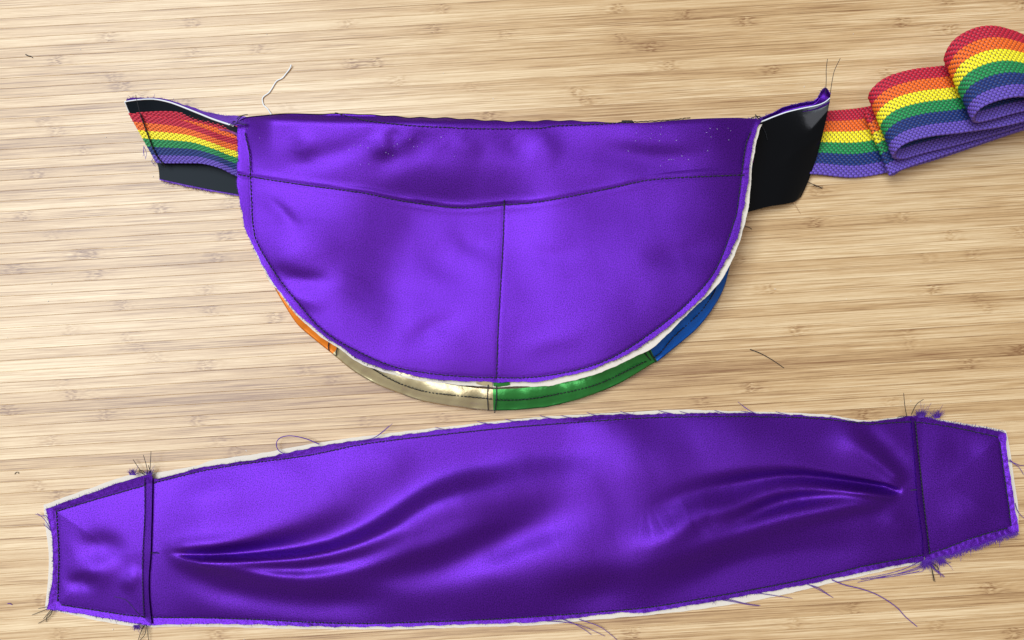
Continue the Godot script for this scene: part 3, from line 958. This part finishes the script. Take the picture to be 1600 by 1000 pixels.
func strip_h(q: Vector2, _u := 0.0, _v := 0.0) -> float:
	var g := near_line(strip_stitch, q)
	var inside := g.x * g.y
	var h := 2.6
	if inside > 0.0:
		h += 7.0 * (1.0 - exp(-inside / 55.0))
	else:
		h += -inside * 0.085
	h -= 0.2 * exp(-pow(inside / 2.4, 2.0))
	var ends := minf(smoothstep(235.0, 330.0, q.x), smoothstep(1435.0, 1340.0, q.x))
	h -= 3.0 * (1.0 - ends) * (1.0 - exp(-maxf(inside, 0.0) / 50.0))
	h += 1.3 * folds_at(strip_folds, q) + 0.03 * maxf(0.0, q.x - 1440.0)
	h += 1.2 * ends * noise.get_noise_2d(q.x * 0.45 + 900.0, q.y * 0.45) + 0.12 * noise.get_noise_2d(q.x * 1.1, q.y * 1.1) + 0.012 * noise.get_noise_2d(q.x * 3.0, q.y * 3.0 + 300.0)
	if absf(inside) < 14.0:
		h += 0.16 * noise.get_noise_2d(q.x * 9.0, q.y * 9.0) * exp(-pow((inside + 5.0) / 5.0, 2.0))
	return 0.5 * (h + 1.9 + sqrt((h - 1.9) * (h - 1.9) + 1.2))

func build_strip() -> void:
	var strip := thing("gusset_strip", "long flat purple satin strip with tapered ends and pleats, lying below the bag", "fabric strip")
	# stitching: clockwise from the upper left corner of the left tab
	strip_stitch = smooth_line(pts([88, 799, 140, 783, 224, 759, 238, 755, 340, 731, 480, 712, 567, 694, 700, 678, 820, 666, 960, 656, 1006, 653, 1090, 651, 1177, 651, 1260, 653, 1320, 658, 1356, 663, 1400, 660, 1430, 659, 1480, 666, 1530, 676, 1560, 683]), 44)
	strip_stitch.append_array(smooth_line(pts([1562, 690, 1568, 735, 1574, 775, 1580, 822]), 6))
	strip_stitch.append_array(smooth_line(pts([1574, 825, 1520, 840, 1452, 865, 1360, 882, 1320, 892, 1240, 909, 1128, 930, 1014, 949, 960, 954, 900, 959, 780, 967, 628, 973, 525, 974, 400, 968, 306, 965, 224, 964, 160, 955, 96, 945]), 44))
	strip_stitch.append_array(smooth_line(pts([90, 940, 91, 905, 92, 864, 90, 830, 88, 799]), 6))
	var F := strip_folds
	# the left dart and the folds that fan out of it
	fold(F, [256, 865, 280, 873, 306, 879, 360, 880, 430, 877, 480, 873, 552, 857, 609, 833, 662, 797, 704, 780, 780, 764, 837, 751, 930, 742], 4.0, 15, 26, 0.10, 0.45, 0.4, 1.7)
	fold(F, [256, 863, 300, 867, 360, 866, 440, 858, 520, 840, 585, 808, 640, 770, 700, 736, 780, 716, 860, 706, 960, 690], -4.6, 42, 22, 0.16, 0.45, 0.16, 1.5)
	fold(F, [250, 862, 275, 857, 310, 854, 350, 852, 420, 842], 1.5, 14, 8, 0.25, 0.6)
	fold(F, [262, 866, 300, 884, 360, 893, 430, 902, 476, 905, 552, 895, 613, 881, 666, 862, 742, 836, 900, 790], 3.0, 14, 30, 0.3, 0.45, 0.5, 1.7)
	fold(F, [330, 886, 400, 888, 476, 888, 544, 877, 600, 857, 660, 828], -2.0, 9, 10, 0.4, 0.4, 0.8, 1.4)
	fold(F, [500, 915, 620, 897, 704, 879, 780, 849, 856, 817, 950, 790], -3.6, 26, 26, 0.4, 0.4, 0.8, 1.3)
	fold(F, [640, 930, 760, 900, 840, 868, 920, 843, 1020, 832], 2.4, 30, 46, 0.45)
	fold(F, [540, 800, 575, 755, 610, 715], -0.9, 40, 34)
	fold(F, [262, 880, 330, 915, 420, 932, 520, 940, 640, 936], -2.0, 18, 22, 0.3)
	fold(F, [830, 945, 920, 925, 1010, 905], -2.0, 22, 24)
	fold(F, [250, 800, 330, 775, 440, 765], 1.0, 24, 30)
	fold(F, [780, 690, 900, 704, 1010, 690], -1.6, 30, 28)
	fold(F, [1090, 690, 1020, 735, 950, 775], 1.4, 36, 36)
	# the right dart
	fold(F, [1413, 767, 1385, 760, 1320, 751, 1242, 745, 1166, 755, 1090, 772, 1040, 790, 980, 818], -5.4, 36, 11, 0.12, 0.5, 0.2, 1.5)
	fold(F, [1413, 768, 1388, 775, 1320, 765, 1242, 763, 1196, 772, 1147, 792, 1095, 801, 1072, 818, 1033, 843, 1000, 847, 950, 836], 4.0, 11, 16, 0.10, 0.4, 0.5, 1.6)
	fold(F, [1408, 769, 1380, 782, 1320, 791, 1204, 815, 1128, 838, 1052, 863, 976, 886, 800, 920], 3.4, 20, 30, 0.12, 0.5, 0.5, 1.5)
	fold(F, [1340, 776, 1280, 778, 1220, 787, 1160, 808, 1110, 834], -2.4, 12, 13, 0.4)
	fold(F, [1420, 840, 1320, 856, 1200, 880, 1080, 905, 980, 935], -3.2, 28, 30, 0.35)
	fold(F, [1290, 660, 1350, 700, 1415, 757], 2.0, 20, 22, 0.4, 0.15, 1.2, 0.5)
	fold(F, [1330, 662, 1390, 705, 1425, 745], -1.2, 14, 14, 0.4)
	fold(F, [1375, 790, 1400, 818, 1436, 838], 1.2, 16, 18)
	fold(F, [1412, 767, 1385, 769, 1350, 768], -1.8, 6, 5, 0.25, 0.6)
	# tabs
	fold(F, [110, 862, 150, 850, 205, 862], -1.6, 16, 18)
	fold(F, [100, 895, 150, 893, 200, 888], 1.2, 16, 18)
	fold(F, [96, 915, 130, 908, 160, 915], -1.4, 10, 12)
	fold(F, [190, 925, 205, 905, 220, 885], 1.0, 10, 12)
	fold(F, [1460, 700, 1500, 705, 1550, 700], -0.8, 20, 20)
	fold(F, [1470, 820, 1510, 800, 1560, 790], 0.7, 24, 24)
	var N := 440
	var lx := smooth_line(pts([236, 740, 236, 760, 236, 796, 234, 864, 232, 905, 233, 940, 235, 978]), 110)
	var rx := smooth_line(pts([1426, 649, 1430, 680, 1433, 720, 1437, 780, 1442, 840, 1444, 878]), 110)
	var top := ragged(smooth_line(pts([236, 742, 240, 748, 270, 743, 316, 731, 400, 718, 495, 698, 567, 688, 640, 678, 700, 670, 806, 658, 880, 653, 960, 648, 1090, 646, 1177, 646, 1250, 649, 1300, 653, 1356, 659, 1400, 654, 1426, 650]), N), 0.9)
	var low := ragged(smooth_line(pts([235, 977, 306, 975, 400, 976, 495, 979, 628, 979, 742, 975, 852, 971, 960, 958, 1014, 956, 1128, 937, 1242, 917, 1320, 900, 1400, 884, 1444, 877]), N), 0.8)
	lx = clip_ends(lx, top[0], low[0])
	rx = clip_ends(rx, top[N], low[N])
	var main := obj("main_panel", sheet(coons(top, low, lx, rx), N, 110, strip_h, 0.5), MAT.satin, strip)
	tag(main, "purple satin middle panel with long soft folds")
	# end tabs
	var tl := ragged(smooth_line(pts([71, 795, 143, 770, 200, 750, 236, 741]), 70), 0.6)
	var ll := ragged(smooth_line(pts([71, 795, 78, 823, 83, 864, 80, 915, 73, 952]), 70), 0.6)
	var bl := ragged(smooth_line(pts([73, 952, 110, 957, 150, 963, 200, 972, 235, 978]), 70), 0.8)
	var rl := smooth_line(pts([236, 741, 232, 796, 229, 864, 227, 920, 235, 978]), 70)
	var tab_l := obj("end_tab", sheet(coons(tl, bl, clip_ends(ll, tl[0], bl[0]), clip_ends(rl, tl[70], bl[70])), 70, 70, strip_h, 0.5), MAT.satin, strip)
	tag(tab_l, "tapered satin end tab below the black webbing tab")
	var tr := ragged(smooth_line(pts([1426, 651, 1440, 648, 1448, 652, 1480, 659, 1530, 668, 1572, 677]), 70), 0.7)
	var rr := ragged(smooth_line(pts([1572, 677, 1574, 708, 1580, 752, 1586, 792, 1592, 830]), 70), 0.7)
	var br := ragged(smooth_line(pts([1446, 877, 1482, 868, 1520, 856, 1560, 842, 1592, 830]), 70), 1.2)
	var lr := smooth_line(pts([1426, 651, 1434, 730, 1442, 800, 1446, 877]), 70)
	var tab_r := obj("end_tab", sheet(coons(tr, br, clip_ends(lr, tr[0], br[0]), clip_ends(rr, tr[70], br[70])), 70, 70, strip_h, 0.5), MAT.satin, strip)
	tag(tab_r, "tapered satin end tab with frayed outer edge")
	# seam folds: the allowances pressed to one side and topstitched
	var sl := smooth_line(pts([226, 747, 226, 803, 223, 864, 223, 918, 225, 966]), 80)
	var sr := smooth_line(pts([238, 744, 237, 796, 236, 830, 235, 864, 232, 905, 233, 940, 237, 976]), 80)
	obj("seam_fold", sheet(coons(even(PackedVector2Array([sl[0], sr[0]]), 8), even(PackedVector2Array([sl[80], sr[80]]), 8), sl, sr), 8, 80, func(q, u, _v): return strip_h(q) + 0.15 + 1.3 * u, 0.5), MAT.satin, strip)
	var sl2 := smooth_line(pts([1424, 652, 1430, 720, 1434, 780, 1442, 840, 1443, 870]), 80)
	var sr2 := smooth_line(pts([1431, 655, 1438, 736, 1446, 808, 1453, 870]), 80)
	obj("seam_fold", sheet(coons(even(PackedVector2Array([sl2[0], sr2[0]]), 8), even(PackedVector2Array([sl2[80], sr2[80]]), 8), sl2, sr2), 8, 80, func(q, u, _v): return strip_h(q) + 0.15 + 0.9 * (1.0 - u), 0.5), MAT.satin, strip)
	# stitching
	var seam_h := func(q, _u, _v): return strip_h(q) + 0.7
	stitches("stitching", strip_stitch.slice(0, 45), strip_h, main, 5.4)
	stitches("stitching", strip_stitch.slice(52, 97), strip_h, main, 5.4)
	stitches("stitching", strip_stitch.slice(97), strip_h, tab_l, 5.4)
	stitches("stitching", strip_stitch.slice(45, 52), strip_h, tab_r, 5.4)
	stitches("stitching", sl, seam_h, tab_l, 5.2, 0.24)
	stitches("stitching", smooth_line(pts([1430, 659, 1438, 736, 1446, 808, 1453, 866]), 60), seam_h, tab_r, 5.2)
	tail("pleat_stitching", [235, 864, 8.2, 245, 864, 6.6, 256, 865, 5.4], 0.28, 0.28, MAT.black_thread, main)
	tail("pleat_stitching", [1432, 765, 7.0, 1424, 766, 6.0, 1413, 767, 5.0], 0.28, 0.28, MAT.black_thread, main)
	# cream backing
	var ct := ragged(smooth_line(pts([68, 789, 140, 763, 206, 741, 245, 738, 306, 728, 333, 719, 408, 708, 495, 692, 605, 677, 704, 666, 837, 652, 960, 645, 1052, 640, 1110, 641, 1166, 643, 1240, 645, 1290, 648, 1356, 657, 1400, 652, 1440, 651, 1480, 657, 1530, 665, 1572, 673]), 300), 0.4)
	var cb := ragged(smooth_line(pts([70, 951, 100, 958, 150, 969, 204, 978, 235, 980, 306, 979, 400, 981, 495, 983, 628, 983, 742, 980, 852, 976, 900, 971, 1052, 957, 1166, 941, 1242, 925, 1320, 906, 1400, 888, 1448, 879, 1490, 868, 1560, 842, 1590, 831]), 300), 0.4)
	var cL := smooth_line(pts([69, 791, 71, 823, 76, 864, 75, 905, 70, 951]), 24)
	var cR := smooth_line(pts([1573, 672, 1579, 708, 1585, 752, 1591, 792, 1592, 832]), 24)
	var cream := obj("cream_backing", sheet(coons(ct, cb, clip_ends(cL, ct[0], cb[0]), clip_ends(cR, ct[300], cb[300])), 300, 24, func(q, _u, v): return 1.0 - 0.15 * sin(v * PI), 0.9), MAT.cream, strip)
	tag(cream, "cream woven backing showing along the edges")
	# frays
	var edge := tl.slice(0, 50)
	fray("frayed_edge", top, strip_h, main, MAT.purple_fibre, 130, 1.0, 2.6, -1.0, 81)
	fray("frayed_edge", low, strip_h, main, MAT.purple_fibre, 130, 1.0, 2.6, 1.0, 82)
	fray("frayed_edge", edge, strip_h, tab_l, MAT.purple_fibre, 40, 1.5, 3.0, -1.0, 83)
	fray("frayed_edge", ll, strip_h, tab_l, MAT.purple_fibre, 60, 1.0, 3.0, 1.0, 84)
	fray("frayed_edge", bl, strip_h, tab_l, MAT.purple_fibre, 70, 1.0, 3.0, 1.0, 85)
	fray("frayed_edge", br, strip_h, tab_r, MAT.purple_fibre, 420, 3.0, 8.0, 1.0, 86)
	fray("frayed_edge", tr, strip_h, tab_r, MAT.purple_fibre, 100, 2.0, 4.0, -1.0, 87)
	for c in [[212, 741, -1.0, 60, 9.0], [238, 741, -1.0, 50, 8.0], [218, 978, 1.0, 60, 8.0], [1444, 651, -1.0, 120, 12.0], [1468, 652, -1.0, 50, 14.0], [1452, 876, 1.0, 120, 15.0], [1476, 874, 1.0, 80, 12.0]]:
		fray("frayed_corner", PackedVector2Array([Vector2(c[0] - 9, c[1]), Vector2(c[0], c[1]), Vector2(c[0] + 9, c[1])]), strip_h, strip, MAT.purple_fibre, c[3], 3.0, c[4], c[2], 90 + int(c[0]))
	# loose ends
	for q in [[226, 742, 218, 733, 208, 718, 3, 2.4], [231, 742, 229, 728, 224, 711, 4, 6], [234, 741, 235, 724, 236, 705, 4, 7], [228, 743, 219, 738, 218, 734, 3.5, 3], [236, 738, 233, 731, 232, 727, 4, 4], [227, 740, 222, 735, 219, 736, 3, 3],
		[92, 945, 76, 951, 50, 961, 2.5, 1], [88, 946, 76, 948, 60, 951, 3, 3], [84, 950, 76, 964, 60, 974, 2, 0.6], [82, 954, 74, 962, 72, 972, 2, 0.6], [86, 948, 78, 955, 68, 967, 2, 1],
		[224, 978, 220, 988, 216, 1000, 2, 0.8], [229, 976, 226, 992, 215, 1004, 2, 0.8], [231, 978, 231, 990, 233, 1006, 2, 0.8], [226, 977, 222, 984, 219, 991, 2, 1],
		[1417, 651, 1414, 635, 1412, 614, 3, 8], [1424, 648, 1432, 632, 1443, 624, 3, 6], [1443, 655, 1460, 650, 1472, 645, 3, 4], [1418, 651, 1410, 650, 1402, 652, 2, 1],
		[1452, 870, 1456, 888, 1461, 909, 3, 1.5], [1452, 872, 1456, 890, 1459, 908, 3, 1.2], [1456, 880, 1463, 885, 1468, 893, 2, 2], [1458, 880, 1464, 884, 1467, 889, 3, 3], [1455, 880, 1461, 888, 1464, 892, 3, 2.5]]:
		tail("thread_tail", [q[0], q[1], q[6], q[2], q[3], (q[6] + q[7]) * 0.5 + 0.6, q[4], q[5], q[7]], 0.22, 0.16, MAT.black_thread, strip)
	tail("thread_tail", [224, 965, 5, 213, 955, 8, 199, 939, 9.5, 187, 934, 10, 178, 932, 9.5], 0.2, 0.12, MAT.black_thread, strip)
	tail("loose_fibre", [499, 694, 3, 494, 692, 3.4, 482, 687, 4, 468, 683, 5, 452, 681, 5, 438, 684, 4.4, 432, 692, 4, 434, 702, 3.6, 442, 708, 3.6, 452, 709, 3.4], 0.3, 0.25, MAT.purple_fibre, strip)
	for q in [[560, 690, 582, 685, 597, 676, 613, 662, 3, 5], [566, 688, 584, 684, 598, 674, 608, 665, 3, 4], [1183, 648, 1172, 642, 1162, 635, 1153, 628, 3, 5], [1185, 648, 1174, 643, 1164, 637, 1157, 631, 3, 5],
		[76, 812, 72, 806, 64, 806, 55, 803, 2, 3], [80, 830, 74, 818, 66, 808, 58, 802, 2, 3], [78, 828, 74, 824, 70, 821, 68, 818, 2, 2], [1578, 718, 1584, 724, 1592, 730, 1600, 742, 2, 1], [1576, 720, 1586, 724, 1594, 727, 1604, 728, 2, 1],
		[1586, 786, 1590, 798, 1596, 806, 1604, 812, 2, 1], [845, 970, 880, 972, 910, 978, 945, 994, 2, 1], [880, 968, 900, 976, 915, 985, 924, 992, 2, 1], [905, 968, 935, 978, 955, 992, 968, 1004, 2, 0.6],
		[1120, 934, 1144, 938, 1166, 943, 1188, 946, 2, 0.6], [1126, 937, 1150, 941, 1170, 945, 1186, 947, 2, 0.6], [1178, 926, 1200, 929, 1220, 932, 1238, 935, 2, 0.6], [1260, 912, 1275, 919, 1288, 926, 1302, 934, 2, 0.6], [1264, 914, 1278, 918, 1290, 926, 1300, 933, 2, 0.6],
		[1446, 880, 1430, 888, 1400, 897, 1340, 910, 2.5, 0.8], [1444, 884, 1425, 892, 1390, 899, 1345, 906, 2.5, 0.8], [1440, 876, 1410, 890, 1370, 900, 1310, 909, 2.6, 1.2], [1436, 893, 1410, 898, 1385, 902, 1360, 905, 2, 0.8],
		[1448, 880, 1444, 886, 1442, 892, 1436, 894, 3, 1.4], [1454, 882, 1460, 888, 1468, 894, 1476, 901, 3, 1.4], [1456, 884, 1462, 892, 1470, 898, 1475, 902, 3, 1.2], [1455, 882, 1462, 890, 1468, 896, 1470, 902, 3, 1.2], [1470, 876, 1478, 880, 1484, 879, 1486, 879, 2, 1]]:
		tail("loose_fibre", [q[0], q[1], q[8], q[2], q[3], (q[8] + q[9]) * 0.5 + 0.7, q[4], q[5], (q[8] + q[9]) * 0.5, q[6], q[7], q[9]], 0.24, 0.12, MAT.purple_fibre, strip)
	tail("loose_fibre", [1300, 906, 2, 1320, 914, 1.8, 1345, 920, 1.6, 1372, 930, 1.4, 1400, 948, 1.4, 1415, 964, 1, 1433, 979, 0.5], 0.3, 0.2, MAT.purple_fibre, strip)
	for k in 12:        # long wisps over the cream backing along the top
		var x := 690.0 + k * 48 + rng.randf() * 30
		var q := top[clampi(int((x - 236) / 1190.0 * N), 0, N)]
		tail("loose_fibre", [q.x + 12, q.y + 1, 2.6, q.x, q.y - 1.5, 3, q.x - 10, q.y - 2.5 - rng.randf() * 3, 2.6], 0.3, 0.12, MAT.purple_fibre, strip)

# ------------------------------------------------------------------ loose bits
func loose(called: String, a: Array, r0: float, r1: float, m: Material, label: String, category: String, group := "") -> void:
	var s := Shape.new()
	thread(s, a, r0, r1, 7)
	tag(obj(called, s, m, self), label, category, group)

func build_loose() -> void:
	loose("white_thread", [455, 101, 1.5, 453, 107, 0.8, 447, 115, 0.6, 441, 122, 0.5, 432, 127, 0.5, 425, 138, 0.5, 420, 145, 0.5, 413, 150, 0.5, 410, 155, 0.6, 412, 164, 0.6, 418, 170, 0.8, 424, 179, 0.8], 0.42, 0.36, MAT.white_thread, "wavy white thread lying on the table above the bag's top edge", "thread")
	loose("black_thread", [1172, 546, 0.4, 1188, 552, 0.6, 1206, 562, 0.6, 1225, 575, 0.3], 0.28, 0.2, MAT.black_thread, "short black thread alone on the wood between bag and strip", "thread")
	loose("thread_snip", [40, 85, 0.4, 44, 87, 0.5, 48, 88, 0.5, 51, 90, 0.3], 0.32, 0.22, MAT.black_thread, "tiny dark thread snip near the upper left corner of the table", "thread snip")
	loose("thread_snip", [23, 741, 0.3, 25, 738, 0.6, 28, 738, 0.6, 29, 740, 0.3], 0.18, 0.15, MAT.black_thread, "tiny curled grey thread snip left of the strip's notched corner", "thread snip")
	loose("thread_snip", [12, 943, 0.3, 15, 943, 0.5, 19, 945, 0.3], 0.25, 0.2, MAT.purple_fibre, "tiny purple thread snip near the strip's lower left corner", "thread snip")
	var s := Shape.new()
	rng.seed = 44
	for k in 26:
		var x := rng.randf() * 1600
		var y := rng.randf() * 1000
		if k < 4:
			x = [81, 76, 12, 165][k]; y = [443, 470, 528, 215][k]
		var a := rng.randf() * TAU
		var d := Vector2(cos(a), sin(a)) * rng.randf_range(1.0, 2.6)
		tube(s, PackedVector3Array([P(x, y, 0.1), P(x + d.x * 0.5, y + d.y * 0.5, 0.3), P(x + d.x, y + d.y, 0.1)]), 0.16, 0.1, 4)
	tag(obj("table_lint", s, MAT.white_thread, self), "scattered tiny white lint specks on the wood", "lint", "", "stuff")
	var g := Shape.new()
	for k in 55:
		var x := rng.randf_range(400, 1170)
		var y := rng.randf_range(195, 275)
		if k < 90:
			var c: Vector2 = [Vector2(560, 240), Vector2(1010, 215), Vector2(1040, 240), Vector2(1120, 200), Vector2(395, 193), Vector2(660, 235)][k % 6]
			x = c.x + rng.randfn(0, 28); y = c.y + rng.randfn(0, 13)
		if y < 196 or x < 385: continue
		var a := rng.randf() * TAU
		var d := Vector2(cos(a), sin(a)) * rng.randf_range(0.4, 1.3)
		var h := bag_h(Vector2(x, y)) + 0.1
		tube(g, PackedVector3Array([P(x, y, h), P(x + d.x, y + d.y, h + 0.1)]), 0.12, 0.08, 4)
	tag(obj("bag_lint", g, MAT.white_thread, self), "fine white lint specks on the bag's upper satin", "lint", "", "stuff")

# ------------------------------------------------------------------
func _ready() -> void:
	noise.noise_type = FastNoiseLite.TYPE_SIMPLEX
	noise.seed = 4
	noise.frequency = 0.01
	noise.fractal_type = FastNoiseLite.FRACTAL_NONE
	rng.seed = 1
	# camera
	var cam := Camera3D.new()
	cam.name = "camera"
	var t := deg_to_rad(TILT)
	cam.position = Vector3(0, CAM_DIST * cos(t), CAM_DIST * sin(t))
	cam.basis = Basis(Vector3.RIGHT, -PI / 2 + t)
	cam.fov = rad_to_deg(2.0 * atan(500.0 * PX / CAM_DIST))
	cam.near = 0.02
	cam.far = 20.0
	add_child(cam)
	cam_pos = cam.position
	cam_basis = cam.basis
	# the room's own dim light, and the window to the left
	var we := WorldEnvironment.new()
	we.name = "world"
	var e := Environment.new()
	e.background_mode = Environment.BG_COLOR
	e.background_color = lin(1.0, 0.90, 0.78)
	e.background_energy_multiplier = 0.26
	e.tonemap_mode = Environment.TONE_MAPPER_LINEAR
	e.tonemap_exposure = 1.1
	e.sdfgi_enabled = true; e.ssao_enabled = true; e.ssil_enabled = true
	we.environment = e
	add_child(we)
	var win := AreaLight3D.new()
	win.name = "window_light"
	win.area_size = Vector2(3.8, 3.0)
	win.light_color = Color(0.87, 0.94, 1.0)
	win.light_energy = 37.0
	win.shadow_enabled = true
	win.area_range = 6.0
	add_child(win)
	win.look_at_from_position(Vector3(-2.6, 4.9, -1.25), Vector3(0, 0, 0), Vector3.UP)
	var sky := AreaLight3D.new()     # daylight from a second, higher opening
	sky.name = "roof_window_light"
	sky.area_size = Vector2(2.4, 2.0)
	sky.light_color = Color(0.95, 0.96, 1.0)
	sky.light_energy = 6.5
	sky.shadow_enabled = true
	sky.area_range = 9.0
	add_child(sky)
	sky.look_at_from_position(Vector3(-0.5, 4.8, 0.5), Vector3(0, 0, 0), Vector3.UP)
	make_materials()
	build_table()
	build_bag()
	build_strip()
	build_loose()
